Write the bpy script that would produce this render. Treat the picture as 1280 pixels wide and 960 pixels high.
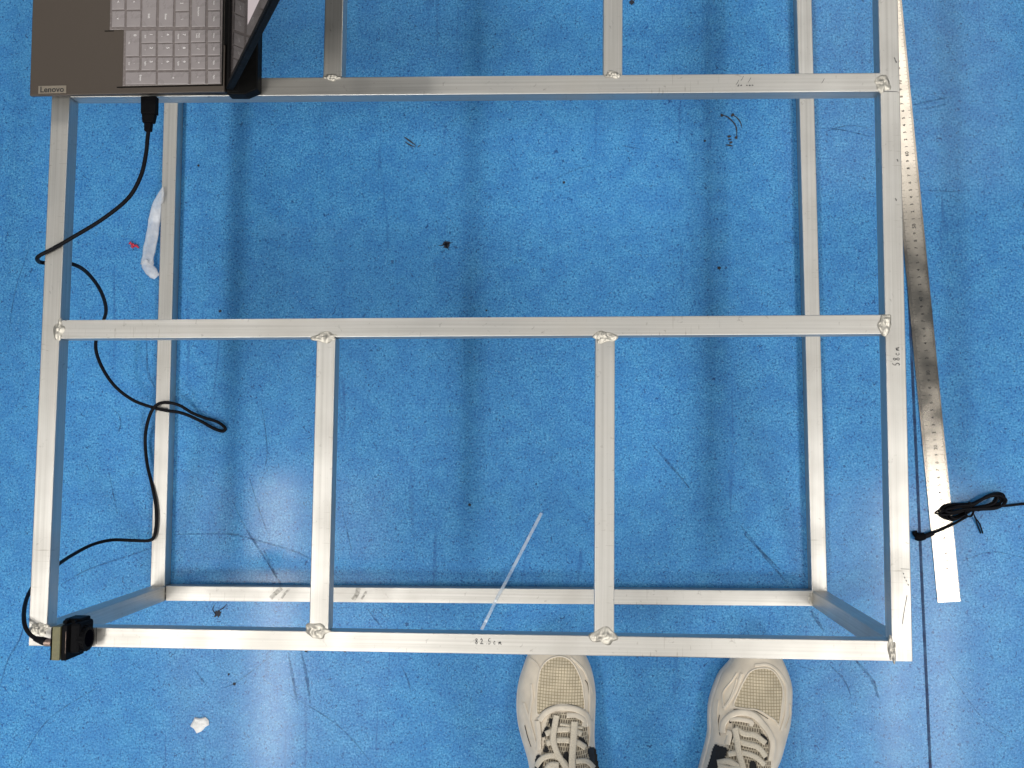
import bpy, bmesh, math, random
from mathutils import Vector, Matrix, noise
random.seed(7)
for o in list(bpy.data.objects): bpy.data.objects.remove(o)
scene = bpy.context.scene
C = scene.collection

# ------------------------------------------------------------------ camera
W_PX, H_PX, F_PX = 1280.0, 960.0, 1220.0
CAM_Z = 1.335
NADIR = Vector((65.0, -80.0, -F_PX)).normalized()          # straight down, in camera axes
ez = -NADIR
ey = Vector((135.0, 16438.0, -F_PX)); ey = (ey - ez * ey.dot(ez)).normalized()
ex = ey.cross(ez)
R3 = Matrix((ex, ey, ez))                                   # camera axes -> world
cam_d = bpy.data.cameras.new('camera'); cam = bpy.data.objects.new('camera', cam_d); C.objects.link(cam)
cam_d.sensor_width = 36.0; cam_d.lens = 36.0 * F_PX / W_PX
cam_d.clip_start = 0.02; cam_d.clip_end = 60
M4 = R3.to_4x4(); M4.translation = Vector((0, 0, CAM_Z)); cam.matrix_world = M4
scene.camera = cam
scene.render.resolution_x = 1024; scene.render.resolution_y = 768

# ------------------------------------------------------------------ world and ceiling lamps
w = bpy.data.worlds.new('World'); scene.world = w; w.use_nodes = True
bg = w.node_tree.nodes['Background']
bg.inputs[0].default_value = (0.80, 0.90, 1.0, 1); bg.inputs[1].default_value = 0.17
CEIL = 3.0
def ceiling_lamp(name, x, y, sx, sy, power, col):
    l = bpy.data.lights.new(name, 'AREA'); l.shape = 'RECTANGLE'; l.size = sx; l.size_y = sy
    l.energy = power; l.color = col
    o = bpy.data.objects.new(name, l); C.objects.link(o); o.location = (x, y, CEIL)
    return o
LC = (1.0, 0.965, 0.905)
for x, sx in ((-1.28, 0.15), (1.52, 0.20)):                     # two rows of fittings: bright tubes under a wide diffuser
    for y0, y1, k in ((-1.45, -0.14, 1.0), (1.15, 2.4, 0.95) if x > 0 else (2.7, 4.0, 1.3), (-4.1, -2.8, 2.4)):
        for dx in ((0.0,) if x < 0 else (-0.10, 0.10) if y0 < 0 else ()):     # the fitting ahead on the right has only its diffuser lit
            ceiling_lamp('ceiling_tube', x + dx, (y0 + y1) / 2, sx if x < 0 else 0.07, y1 - y0, 21.0 * k / (1 if x < 0 else 2), LC)
        ceiling_lamp('ceiling_diffuser', x, (y0 + y1) / 2, 0.98, y1 - y0, 17.0 * k, LC).location.z += 0.05
scene.view_settings.view_transform = 'Standard'
scene.view_settings.look = 'None'
scene.view_settings.exposure = 0.0
scene.view_settings.gamma = 1.0

# ------------------------------------------------------------------ helpers
def P(u, v, z):
    """the point of the horizontal plane at height z that a photograph pixel looks at"""
    d = R3 @ Vector((u - W_PX / 2, -(v - H_PX / 2), -F_PX))
    t = (z - CAM_Z) / d.z
    return Vector((d.x * t, d.y * t, z))
def lin(r, g, b):
    f = lambda c: (c / 255 / 12.92) if c / 255 <= 0.04045 else ((c / 255 + 0.055) / 1.055) ** 2.4
    return (f(r), f(g), f(b), 1)
WL = {}
def empty(name, loc, label, cat, group=None):
    o = bpy.data.objects.new(name, None); C.objects.link(o); o.location = loc; o.empty_display_size = 0.05
    WL[o] = Vector(loc); tag(o, label, cat, group); return o
def tag(o, label=None, cat=None, group=None, kind=None):
    if label: o['label'] = label
    if cat: o['category'] = cat
    if group: o['group'] = group
    if kind: o['kind'] = kind
    return o
def obj(name, verts, faces, mat, parent=None, smooth=False, bevel=0.0, origin=None):
    vs = [Vector(v) for v in verts]
    if origin is None:
        lo = Vector((min(v.x for v in vs), min(v.y for v in vs), min(v.z for v in vs)))
        hi = Vector((max(v.x for v in vs), max(v.y for v in vs), max(v.z for v in vs)))
        origin = Vector(((lo.x + hi.x) / 2, (lo.y + hi.y) / 2, lo.z))
    me = bpy.data.meshes.new(name); me.from_pydata([v - origin for v in vs], [], faces); me.update()
    bm = bmesh.new(); bm.from_mesh(me); bmesh.ops.recalc_face_normals(bm, faces=bm.faces); bm.to_mesh(me); bm.free()
    return link(name, me, origin, mat, parent, smooth, bevel)
def link(name, me, origin, mat, parent=None, smooth=False, bevel=0.0):
    o = bpy.data.objects.new(name, me); C.objects.link(o)
    if mat is not None:
        me.materials.clear(); me.materials.append(mat)
    if smooth:
        for p in me.polygons: p.use_smooth = True
    WL[o] = Vector(origin)
    o.location = Vector(origin) - (WL[parent] if parent else Vector((0, 0, 0)))
    if parent: o.parent = parent
    if bevel:
        m = o.modifiers.new('bevel', 'BEVEL'); m.width = bevel; m.segments = 2; m.limit_method = 'ANGLE'
    return o
class MB:
    def __init__(s): s.v = []; s.f = []
    def add(s, vs, fs):
        n = len(s.v); s.v += [Vector(x) for x in vs]; s.f += [tuple(i + n for i in f) for f in fs]; return s
    def prism(s, poly, z0, z1):
        n = len(poly)
        vs = [(p[0], p[1], z0) for p in poly] + [(p[0], p[1], z1) for p in poly]
        fs = [tuple(range(n - 1, -1, -1)), tuple(range(n, 2 * n))] + [(i, (i + 1) % n, (i + 1) % n + n, i + n) for i in range(n)]
        return s.add(vs, fs)
    def hexa(s, a, b):                       # two matching quads (bottom, top)
        return s.add(list(a) + list(b), [(3, 2, 1, 0), (4, 5, 6, 7), (0, 1, 5, 4), (1, 2, 6, 5), (2, 3, 7, 6), (3, 0, 4, 7)])
    def tube(s, pts, r, n=8, caps=True, flat=None):
        pts = [Vector(p) for p in pts]; rs = r if isinstance(r, (list, tuple)) else [r] * len(pts)
        vs = []; fs = []; prev = None
        for i, p in enumerate(pts):
            t = (pts[min(i + 1, len(pts) - 1)] - pts[max(i - 1, 0)]).normalized()
            up = Vector((0, 0, 1)) if abs(t.z) < 0.93 else Vector((0, 1, 0))
            a = t.cross(up).normalized() if prev is None else (prev - t * prev.dot(t)).normalized()
            prev = a; b = a.cross(t).normalized()
            for k in range(n):
                an = 2 * math.pi * k / n
                vs.append(p + a * (math.cos(an) * rs[i]) + b * (math.sin(an) * rs[i] * (flat or 1)))
        for i in range(len(pts) - 1):
            for k in range(n):
                fs.append((i * n + k, i * n + (k + 1) % n, (i + 1) * n + (k + 1) % n, (i + 1) * n + k))
        if caps:
            fs.append(tuple(range(n - 1, -1, -1))); fs.append(tuple((len(pts) - 1) * n + k for k in range(n)))
        return s.add(vs, fs)
    def build(s, name, mat, parent=None, smooth=False, bevel=0.0): return obj(name, s.v, s.f, mat, parent, smooth, bevel)
def spline(pts, k=8, closed=False):
    pts = [Vector(p) for p in pts]; out = []; n = len(pts)
    for i in range(n if closed else n - 1):
        p0 = pts[(i - 1) % n] if closed or i > 0 else pts[i] * 2 - pts[i + 1]
        p1 = pts[i]; p2 = pts[(i + 1) % n]
        p3 = pts[(i + 2) % n] if closed or i + 2 < n else p2 * 2 - p1
        for j in range(k):
            t = j / k
            out.append(0.5 * ((2 * p1) + (p2 - p0) * t + (2 * p0 - 5 * p1 + 4 * p2 - p3) * t * t + (3 * p1 - p0 - 3 * p2 + p3) * t ** 3))
    if not closed: out.append(pts[-1])
    return out
def ribbon(pts, wd, z_add=0.0):
    """flat strip of width wd along pts (horizontal)"""
    pts = [Vector(p) for p in pts]; vs = []; fs = []
    for i, p in enumerate(pts):
        t = pts[min(i + 1, len(pts) - 1)] - pts[max(i - 1, 0)]; t.z = 0; t.normalize()
        n = Vector((-t.y, t.x, 0)); ww = wd[i] if isinstance(wd, (list, tuple)) else wd
        vs += [p + n * ww / 2 + Vector((0, 0, z_add)), p - n * ww / 2 + Vector((0, 0, z_add))]
    for i in range(len(pts) - 1): fs.append((2 * i, 2 * i + 1, 2 * i + 3, 2 * i + 2))
    return vs, fs
def text_mesh(s, size, align='CENTER', bold=0.012):
    cu = bpy.data.curves.new('txt', 'FONT'); cu.body = s; cu.size = size; cu.align_x = align; cu.align_y = 'CENTER'; cu.resolution_u = 3; cu.offset = size * bold
    o = bpy.data.objects.new('txt', cu); C.objects.link(o)
    dg = bpy.context.evaluated_depsgraph_get(); me = bpy.data.meshes.new_from_object(o.evaluated_get(dg))
    vs = [v.co.copy() for v in me.vertices]; fs = [tuple(p.vertices) for p in me.polygons]
    bpy.data.objects.remove(o); bpy.data.curves.remove(cu); bpy.data.meshes.remove(me)
    return vs, fs

# ------------------------------------------------------------------ materials
def new_mat(name):
    m = bpy.data.materials.new(name); m.use_nodes = True
    nt = m.node_tree; return m, nt, nt.nodes['Principled BSDF']
def N(nt, t, **kw):
    n = nt.nodes.new(t)
    for k, v in kw.items():
        if k in n.inputs.keys(): n.inputs[k].default_value = v
        else: setattr(n, k, v)
    return n
def ramp(nt, src, stops, interp='LINEAR'):
    r = nt.nodes.new('ShaderNodeValToRGB'); r.color_ramp.interpolation = interp
    e = r.color_ramp.elements
    while len(e) < len(stops): e.new(0.5)
    for i, (p, c) in enumerate(stops):
        e[i].position = p; e[i].color = c if len(c) == 4 else (*c, 1)
    nt.links.new(src, r.inputs[0]); return r
def g(v): return (v, v, v, 1)
def mixc(nt, fac, a, b, mode='MIX'):
    m = nt.nodes.new('ShaderNodeMix'); m.data_type = 'RGBA'; m.blend_type = mode
    for s, v in ((0, fac), (6, a), (7, b)):
        if hasattr(v, 'is_output'): nt.links.new(v, m.inputs[s])
        else: m.inputs[s].default_value = v
    return m.outputs[2]
def bumpn(nt, b, src, strength, dist):
    bp = nt.nodes.new('ShaderNodeBump'); bp.inputs['Strength'].default_value = strength; bp.inputs['Distance'].default_value = dist
    nt.links.new(src, bp.inputs['Height']); nt.links.new(bp.outputs[0], b.inputs['Normal']); return bp
def simple(name, col, rough=0.5, metal=0.0, var=0.12, vscale=60, bump=0.15, bdist=0.0006, spec=0.5):
    m, nt, b = new_mat(name)
    tc = N(nt, 'ShaderNodeTexCoord'); nz = N(nt, 'ShaderNodeTexNoise', Scale=vscale, Detail=5.0)
    nt.links.new(tc.outputs['Object'], nz.inputs['Vector'])
    lo = tuple(c * (1 - var) for c in col[:3]); hi = tuple(min(1, c * (1 + var)) for c in col[:3])
    r = ramp(nt, nz.outputs['Fac'], [(0.3, lo), (0.7, hi)]); nt.links.new(r.outputs[0], b.inputs['Base Color'])
    rr = ramp(nt, nz.outputs['Fac'], [(0.3, g(max(0, rough - 0.07))), (0.7, g(min(1, rough + 0.07)))]); nt.links.new(rr.outputs[0], b.inputs['Roughness'])
    b.inputs['Metallic'].default_value = metal; b.inputs['Specular IOR Level'].default_value = spec
    if bump: bumpn(nt, b, nz.outputs['Fac'], bump, bdist)
    return m

def make_floor_mat():
    m, nt, b = new_mat('blue_vinyl_floor')
    tc = N(nt, 'ShaderNodeTexCoord'); L = nt.links
    def nz(scale, det, rough=0.5, dist=0.0):
        n = N(nt, 'ShaderNodeTexNoise', Scale=scale, Detail=det, Roughness=rough, Distortion=dist); L.new(tc.outputs['Object'], n.inputs['Vector']); return n.outputs['Fac']
    def vor(scale):
        v = N(nt, 'ShaderNodeTexVoronoi', Scale=scale); L.new(tc.outputs['Object'], v.inputs['Vector']); return v
    grain = ramp(nt, nz(380, 2.5, 0.7), [(0.32, lin(32, 102, 168)), (0.50, lin(68, 144, 200)), (0.68, lin(104, 176, 222))]).outputs[0]
    # large worn patches
    big = ramp(nt, nz(3.2, 4), [(0.35, g(0.0)), (0.7, g(0.35))]).outputs[0]
    col = mixc(nt, big, grain, lin(72, 146, 204))
    # cloudy mottle a few centimetres wide
    col = mixc(nt, ramp(nt, nz(34, 4, 0.6), [(0.40, g(0.38)), (0.62, g(0.0))]).outputs[0], col, lin(40, 106, 180))
    # dark and pale chips pressed into the vinyl
    for sc, t0, t1, k, c, di in ((330, 0.585, 0.66, 0.68, lin(20, 64, 130), 0.6), (190, 0.645, 0.70, 0.7, lin(14, 44, 100), 1.2), (430, 0.64, 0.70, 0.6, lin(142, 196, 234), 0.2)):
        col = mixc(nt, ramp(nt, nz(sc, 2.0, 0.6, di), [(t0, g(0)), (t1, g(k))]).outputs[0], col, c)
    # hair-line scuffs
    mp = N(nt, 'ShaderNodeMapping'); mp.inputs['Scale'].default_value = (60, 5, 1); mp.inputs['Rotation'].default_value = (0, 0, 0.5); L.new(tc.outputs['Object'], mp.inputs[0])
    sn = N(nt, 'ShaderNodeTexNoise', Scale=1.0, Detail=6.0, Distortion=0.8); L.new(mp.outputs[0], sn.inputs['Vector'])
    s1 = ramp(nt, sn.outputs['Fac'], [(0.0, g(0)), (0.66, g(0)), (0.74, g(0.4))]).outputs[0]
    col = mixc(nt, s1, col, lin(30, 74, 140))
    L.new(col, b.inputs['Base Color'])
    rr = ramp(nt, nz(9, 5), [(0.3, g(0.42)), (0.7, g(0.55))]).outputs[0]; L.new(rr, b.inputs['Roughness'])
    b.inputs['Specular IOR Level'].default_value = 0.22
    b.inputs['Coat Weight'].default_value = 0.20; b.inputs['Coat Roughness'].default_value = 0.12
    bumpn(nt, b, nz(260, 3), 0.12, 0.0006)
    return m
def make_alu(name, axis):
    m, nt, b = new_mat(name); L = nt.links
    tc = N(nt, 'ShaderNodeTexCoord')
    mp = N(nt, 'ShaderNodeMapping'); mp.inputs['Scale'].default_value = tuple(4 if i == axis else 420 for i in range(3)); L.new(tc.outputs['Object'], mp.inputs[0])
    st = N(nt, 'ShaderNodeTexNoise', Scale=1.0, Detail=4.0); L.new(mp.outputs[0], st.inputs['Vector'])
    sm = N(nt, 'ShaderNodeTexNoise', Scale=14.0, Detail=5.0); L.new(tc.outputs['Object'], sm.inputs['Vector'])
    sp = N(nt, 'ShaderNodeTexNoise', Scale=160.0, Detail=4.0, Distortion=1.0); L.new(tc.outputs['Object'], sp.inputs['Vector'])
    c1 = ramp(nt, st.outputs['Fac'], [(0.3, (0.53, 0.512, 0.48)), (0.7, (0.65, 0.632, 0.60))]).outputs[0]
    c2 = mixc(nt, ramp(nt, sm.outputs['Fac'], [(0.42, g(0)), (0.72, g(0.30))]).outputs[0], c1, (0.42, 0.395, 0.355, 1))
    c3 = mixc(nt, ramp(nt, sp.outputs['Fac'], [(0.66, g(0)), (0.75, g(0.5))]).outputs[0], c2, (0.22, 0.20, 0.18, 1))
    mp2 = N(nt, 'ShaderNodeMapping'); mp2.inputs['Scale'].default_value = tuple(520 if i == axis else 45 for i in range(3)); L.new(tc.outputs['Object'], mp2.inputs[0])
    tk = N(nt, 'ShaderNodeTexNoise', Scale=1.0, Detail=2.0, Distortion=0.6); L.new(mp2.outputs[0], tk.inputs['Vector'])
    wear = N(nt, 'ShaderNodeTexNoise', Scale=7.0, Detail=3.0); L.new(tc.outputs['Object'], wear.inputs['Vector'])
    tkm = N(nt, 'ShaderNodeMath', operation='MULTIPLY'); L.new(ramp(nt, tk.outputs['Fac'], [(0.65, g(0)), (0.73, g(0.45))]).outputs[0], tkm.inputs[0]); L.new(ramp(nt, wear.outputs['Fac'], [(0.5, g(0)), (0.62, g(1))]).outputs[0], tkm.inputs[1])
    c3 = mixc(nt, tkm.outputs[0], c3, (0.25, 0.22, 0.18, 1))
    L.new(c3, b.inputs['Base Color']); b.inputs['Metallic'].default_value = 1.0
    r1 = ramp(nt, sm.outputs['Fac'], [(0.3, g(0.42)), (0.75, g(0.58))]).outputs[0]; L.new(r1, b.inputs['Roughness'])
    ad = N(nt, 'ShaderNodeMath', operation='ADD'); L.new(st.outputs['Fac'], ad.inputs[0]); L.new(sp.outputs['Fac'], ad.inputs[1])
    bumpn(nt, b, ad.outputs[0], 0.10, 0.0004)
    return m
MAT = {}
MAT['floor'] = make_floor_mat()
MAT['alu'] = [make_alu('brushed_aluminium_x', 0), make_alu('brushed_aluminium_y', 1), make_alu('brushed_aluminium_z', 2)]
MAT['weld'] = simple('weld_metal', (0.56, 0.53, 0.47), 0.46, 0.8, 0.30, 120, 0.3, 0.0006)
MAT['steel'] = simple('ruler_steel', (0.34, 0.31, 0.27), 0.22, 1.0, 0.06, 25, 0.0)
MAT['print'] = simple('black_print', (0.02, 0.02, 0.02), 0.6, 0, 0.2, 200, 0)
MAT['ink'] = simple('marker_ink', (0.025, 0.025, 0.03), 0.6, 0, 0.3, 300, 0)
MAT['cable'] = simple('black_cable_rubber', (0.008, 0.008, 0.010), 0.5, 0, 0.2, 80, 0.1, 0.0006, 0.06)
MAT['plastic'] = simple('black_plastic', (0.006, 0.006, 0.007), 0.45, 0, 0.2, 120, 0.1, 0.0006, 0.02)
MAT['deck'] = simple('brown_grey_laptop_metal', lin(74, 65, 57), 0.5, 0.10, 0.05, 900, 0.06, 0.0002)
MAT['lap_black'] = simple('laptop_black', (0.006, 0.006, 0.006), 0.5, 0, 0.15, 200, 0.05, 0.0006, 0.05)
MAT['cover'] = simple('clear_keyboard_cover', lin(120, 112, 110), 0.25, 0, 0.08, 220, 0.10, 0.0005)
MAT['key'] = simple('grey_key', lin(144, 137, 137), 0.30, 0, 0.05, 60, 0.04, 0.0003)
MAT['legend'] = simple('white_legend', lin(236, 232, 232), 0.5, 0, 0.05, 90, 0)
MAT['badge'] = simple('silver_badge', lin(150, 140, 126), 0.35, 0.4, 0.05, 300, 0.05)
MAT['screen'] = simple('glossy_screen', (0.012, 0.010, 0.011), 0.06, 0, 0.05, 30, 0)
m_, nt_, b_ = new_mat('lit_display'); b_.inputs['Base Color'].default_value = (.02, .02, .02, 1); b_.inputs['Emission Color'].default_value = (1.0, .86, .86, 1); b_.inputs['Emission Strength'].default_value = 0.5; MAT['display'] = m_
MAT['olive'] = simple('olive_plate', lin(104, 101, 72), 0.5, 0.1, 0.15, 300, 0.2)
MAT['glass'] = simple('lens_glass', (0.002, 0.002, 0.004), 0.05, 0, 0.05, 30, 0, 0.0006, 0.0)
MAT['brass'] = simple('dull_metal_ring', lin(150, 130, 120), 0.35, 0.8, 0.1, 300, 0.1)
MAT['white'] = simple('white_plastic_scrap', (0.80, 0.80, 0.80), 0.5, 0, 0.08, 200, 0.3)
MAT['red'] = simple('red_scrap', lin(196, 40, 70), 0.45, 0, 0.4, 500, 0.3)
MAT['dirt'] = simple('black_dirt', (0.012, 0.016, 0.03), 0.7, 0, 0.4, 500, 0.3)
def trans(name, col, alpha, rough, hi=None, sc=70.0):
    m, nt, b = new_mat(name); L = nt.links
    tc = N(nt, 'ShaderNodeTexCoord'); n = N(nt, 'ShaderNodeTexNoise', Scale=sc, Detail=4.0); L.new(tc.outputs['Object'], n.inputs['Vector'])
    b.inputs['Base Color'].default_value = col; b.inputs['Roughness'].default_value = rough
    r = ramp(nt, n.outputs['Fac'], [(0.3, g(max(0, alpha - 0.15))), (0.7, g(hi if hi is not None else min(1, alpha + 0.15)))]); L.new(r.outputs[0], b.inputs['Alpha'])
    bumpn(nt, b, n.outputs['Fac'], 0.3, 0.001); return m
MAT['bag'] = trans('milky_thin_plastic', (0.78, 0.80, 0.84, 1), 0.45, 0.3)
MAT['strip'] = trans('clear_plastic_strip', (0.75, 0.85, 0.95, 1), 0.30, 0.15)
MAT['scuff'] = trans('dark_blue_scuff', lin(22, 52, 100), 0.0, 0.6, 0.50, 110.0)
MAT['seam'] = trans('floor_seam', lin(26, 48, 88), 0.65, 0.7, 0.92, 40.0)
MAT['sole'] = simple('cream_shoe_sole', lin(222, 212, 200), 0.6, 0, 0.10, 50, 0.2)
MAT['upper'] = simple('cream_shoe_upper', lin(222, 210, 192), 0.62, 0, 0.12, 45, 0.25, 0.0008)
MAT['piping'] = simple('pale_shoe_overlay', lin(220, 209, 192), 0.6, 0, 0.08, 60, 0.1)
MAT['lace'] = simple('cream_lace', lin(212, 202, 184), 0.8, 0, 0.14, 700, 0.5, 0.0005)
MAT['shoe_black'] = simple('black_lining_and_gap', (0.010, 0.010, 0.011), 0.85, 0, 0.2, 300, 0.3)
MAT['trousers'] = simple('black_trousers', (0.012, 0.012, 0.014), 0.85, 0, 0.25, 120, 0.4, 0.002)
def make_mesh_fabric(name, base, hole, sx, sy, rot=0.0, thr=0.22):
    m, nt, b = new_mat(name); L = nt.links
    tc = N(nt, 'ShaderNodeTexCoord'); mp = N(nt, 'ShaderNodeMapping'); mp.inputs['Rotation'].default_value = (0, 0, rot); L.new(tc.outputs['Object'], mp.inputs[0])
    br = N(nt, 'ShaderNodeTexBrick', Scale=1.0); br.offset = 0.0 if thr < 0.3 else 0.5
    br.inputs['Brick Width'].default_value = sx; br.inputs['Row Height'].default_value = sy
    br.inputs['Mortar Size'].default_value = min(sx, sy) * thr * 0.5; br.inputs['Mortar Smooth'].default_value = 0.6; br.inputs['Bias'].default_value = 0
    L.new(mp.outputs[0], br.inputs['Vector'])
    n = N(nt, 'ShaderNodeTexNoise', Scale=70.0, Detail=4.0); L.new(tc.outputs['Object'], n.inputs['Vector'])
    basec = ramp(nt, n.outputs['Fac'], [(0.3, tuple(c * 0.78 for c in base[:3])), (0.7, tuple(min(1, c * 1.12) for c in base[:3]))]).outputs[0]
    col = mixc(nt, br.outputs['Fac'], basec, hole); L.new(col, b.inputs['Base Color'])
    b.inputs['Roughness'].default_value = 0.8
    inv = N(nt, 'ShaderNodeMath', operation='SUBTRACT'); inv.inputs[0].default_value = 1.0; L.new(br.outputs['Fac'], inv.inputs[1])
    bumpn(nt, b, inv.outputs[0], 0.6, 0.0008); return m
MAT['toe_mesh'] = make_mesh_fabric('toe_mesh_fabric', lin(206, 193, 168), lin(150, 136, 110), 0.0037, 0.0037, 0.05, 0.26)
MAT['knit'] = make_mesh_fabric('knit_tongue_fabric', lin(112, 103, 90), lin(186, 175, 155), 0.0030, 0.0050, 0.1, 0.62)

# ------------------------------------------------------------------ floor
fl = obj('floor', [(-5, -5, 0), (5, -5, 0), (5, 5, 0), (-5, 5, 0)], [(0, 1, 2, 3)], MAT['floor'], origin=Vector((0, 0, 0)))
tag(fl, 'speckled blue vinyl floor with scuffs and pen marks', kind='structure')
def scuff(name, pts, wpx, mat, z=0.0004, parent=fl, k=6):
    q = spline([P(u, v, z) for u, v in pts], k)
    n = len(q); ws = []
    for i in range(n):
        t = i / (n - 1); ws.append(wpx / 914 * (0.35 + 0.65 * math.sin(math.pi * min(1, max(0.04, t)))) * (0.8 + 0.4 * random.random()))
    vs, fs = ribbon(q, ws); return obj(name, vs, fs, mat, parent)
a = P(1139, 430, 0.0005); b_ = P(1163, 960, 0.0005); d_ = (b_ - a)
vs, fs = ribbon([a - d_ * 2.2 + d_ * 2.2 * i / 20 for i in range(21)] + [a + d_ * 3 * i / 20 for i in range(1, 21)], 0.0038)
obj('seam', vs, fs, MAT['seam'], fl)

# ------------------------------------------------------------------ welded aluminium frame
ZT = CAM_Z - 1.008; TW = 0.020; ZB = ZT - TW; ZL = 0.0202
frame = empty('welded_frame', (-0.09, 0.15, 0), 'welded frame of square aluminium tubes standing on the blue floor', 'metal frame')
def sqtube(A, B, mat, parent=frame, name='tube', wd=TW, h=TW, side=None):
    """hollow square tube; A, B = middle of the upper face at both ends"""
    A = Vector(A); B = Vector(B); t = (B - A).normalized()
    if abs(t.z) > 0.7:
        s = Vector((1, 0, 0)); n = Vector((0, 1, 0)); off = Vector((0, 0, 0))
    else:
        s = t.cross(Vector((0, 0, 1))).normalized(); n = s.cross(t).normalized(); off = -n * h / 2
    def ring(c, hw, hh, r):
        out = []
        for sx, sy, a0 in ((1, 1, 0), (-1, 1, 90), (-1, -1, 180), (1, -1, 270)):
            for j in range(3):
                an = math.radians(a0 + 45 * j)
                out.append(c + s * (sx * (hw - r) + math.cos(an) * r) + n * (sy * (hh - r) + math.sin(an) * r))
        return out
    rings = [ring(A + off, wd / 2, h / 2, 0.0008), ring(B + off, wd / 2, h / 2, 0.0008), ring(B + off, wd / 2 - .0015, h / 2 - .0015, 0.0004), ring(A + off, wd / 2 - .0015, h / 2 - .0015, 0.0004)]
    vs = sum(rings, []); fs = []
    for r0, r1 in ((0, 1), (1, 2), (2, 3), (3, 0)):
        for k in range(12): fs.append((r0 * 12 + k, r0 * 12 + (k + 1) % 12, r1 * 12 + (k + 1) % 12, r1 * 12 + k))
    return obj(name, vs, fs, mat, parent)
AX, AY, AZ = MAT['alu']
def T(u, v): return P(u, v, ZT)
def B(u, v): return P(u, v, ZL)
FAR = 0.92
def extend(a, b, ytarget):           # from a through b, on to y = ytarget
    return a + (b - a) * ((ytarget - a.y) / (b.y - a.y))
lb0, lb1 = T(47.3, 784.3), T(75, 140); lbF = extend(lb0, lb1, FAR)
rb0, rb1 = T(1128.2, 826.5), T(1110.1, 0); rbF = extend(rb0, rb1, FAR)
left_beam = sqtube(lb0, lbF, AY)
right_beam = sqtube(rb0, rbF, AY)
far_bar = sqtube(T(88.5, 110.3), T(1100.7, 102.6), AX)
mid_bar = sqtube(T(75.9, 411.7), T(1106.2, 405.4), AX)
front_bar = sqtube(T(36.5, 795.2), T(1115.6, 813.6), AX)
sqtube(T(407.6, 422.7), T(398.4, 787.9), AY)
sqtube(T(756.5, 420.4), T(755.3, 794.2), AY)
yF = FAR - TW / 2
def along_y(p, q): return extend(p, q, FAR - 0.0203)
s1a, s1b = T(415.6, 95.6), T(417.2, 20); sqtube(s1a, along_y(s1a, s1b), AY)
s2a, s2b = T(766.0, 93.3), T(766.3, 10); sqtube(s2a, along_y(s2a, s2b), AY)
sqtube(lbF + Vector((0.0102, -0.01, 0)), rbF + Vector((-0.0102, -0.01, 0)), AX)
# lower ring on the floor and the posts
bl0, bl1 = B(196.8, 732.2), B(213.3, 140); blF = extend(bl0, bl1, FAR - 0.0205)
br0, br1 = B(1024.5, 739.2), B(1008.9, 140); brF = extend(br0, br1, FAR - 0.0205)
sqtube(bl0, blF, AY); sqtube(br0, brF, AY)
sqtube(B(207.6, 741.7), B(1015.6, 748.0), AX)
pl, pr = B(197.4, 741.8), B(1025.2, 748.4)
def post(p, q): return sqtube(Vector((p.x, p.y, 0.0003)), Vector((q.x, q.y, ZB - 0.0002)), AZ)
post(pl, T(47.5, 796)); post(pr, T(1127.5, 814))
post(blF + Vector((0, 0.0103, 0)), lbF + Vector((0, -0.0105, 0))); post(brF + Vector((0, 0.0103, 0)), rbF + Vector((0, -0.0105, 0)))
sqtube(blF + Vector((0.0102, 0.0103, 0)), brF + Vector((-0.0102, 0.0103, 0)), AX)

def weld(u, v, lu, lv, z=ZT, seed=0, hgt=0.0022, rot=0.0):
    """a lumpy weld bead: irregular patch with ripples, sitting on the tubes"""
    c = P(u, v, z); nx, ny = 30, 22; vs = []; fs = []
    a = lu / 1210 / 2 * 1.25; b2 = lv / 1210 / 2 * 1.25
    for j in range(ny + 1):
        for i in range(nx + 1):
            x = (i / nx * 2 - 1); y = (j / ny * 2 - 1)
            ang = math.atan2(y, x); edge = 0.80 + 0.42 * noise.noise((math.cos(ang) * 1.3 + seed, math.sin(ang) * 1.3, seed * 1.7))
            rad = max(abs(x), abs(y)); n_ = math.hypot(x, y) or 1e-6; X = x / n_ * rad * edge; Y = y / n_ * rad * edge
            prof = max(0.0, 1 - rad ** 3)
            rip = 0.55 + 0.45 * math.sin((X if lu > lv else Y) * 11 + 3 * noise.noise((X * 2, Y * 2, seed)))
            lump = 0.7 + 0.9 * noise.noise((X * 1.7 + seed, Y * 1.7, 3.1 + seed)) + 0.25 * noise.noise((X * 5, Y * 5, seed))
            h = 0.00015 + hgt * prof * max(0.05, 0.45 * rip + 0.55 * lump)
            vs.append(Vector((c.x + a * (X * math.cos(rot) - Y * math.sin(rot) * b2 / a), c.y + b2 * (Y * math.cos(rot)) + a * X * math.sin(rot), z + h - (0.0006 if rad > 0.99 else 0))))
    for j in range(ny):
        for i in range(nx): k = j * (nx + 1) + i; fs.append((k, k + 1, k + nx + 2, k + nx + 1))
    return obj('weld_bead', vs, fs, MAT['weld'], frame, smooth=True)
weld(407, 421, 34, 15, seed=1); weld(398, 789, 36, 20, seed=2, hgt=.003); weld(756, 421, 28, 16, seed=3); weld(756, 795, 34, 22, seed=4, hgt=.003)
weld(74.5, 412, 13, 26, seed=5, hgt=.0028); weld(1106, 404, 19, 26, seed=6, hgt=.003); weld(1103, 104, 20, 26, seed=7, hgt=.0028)
weld(415.5, 96.5, 22, 11, seed=8, hgt=.0025); weld(766, 93.5, 22, 10, seed=9, hgt=.0025)
weld(48, 786, 28, 18, seed=10, hgt=.003); weld(1115, 812, 10, 30, seed=11, hgt=.003)
weld(204, 742, 7, 16, z=ZL, seed=12, hgt=.001); weld(1014, 748, 8, 18, z=ZL, seed=13, hgt=.001)

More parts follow.
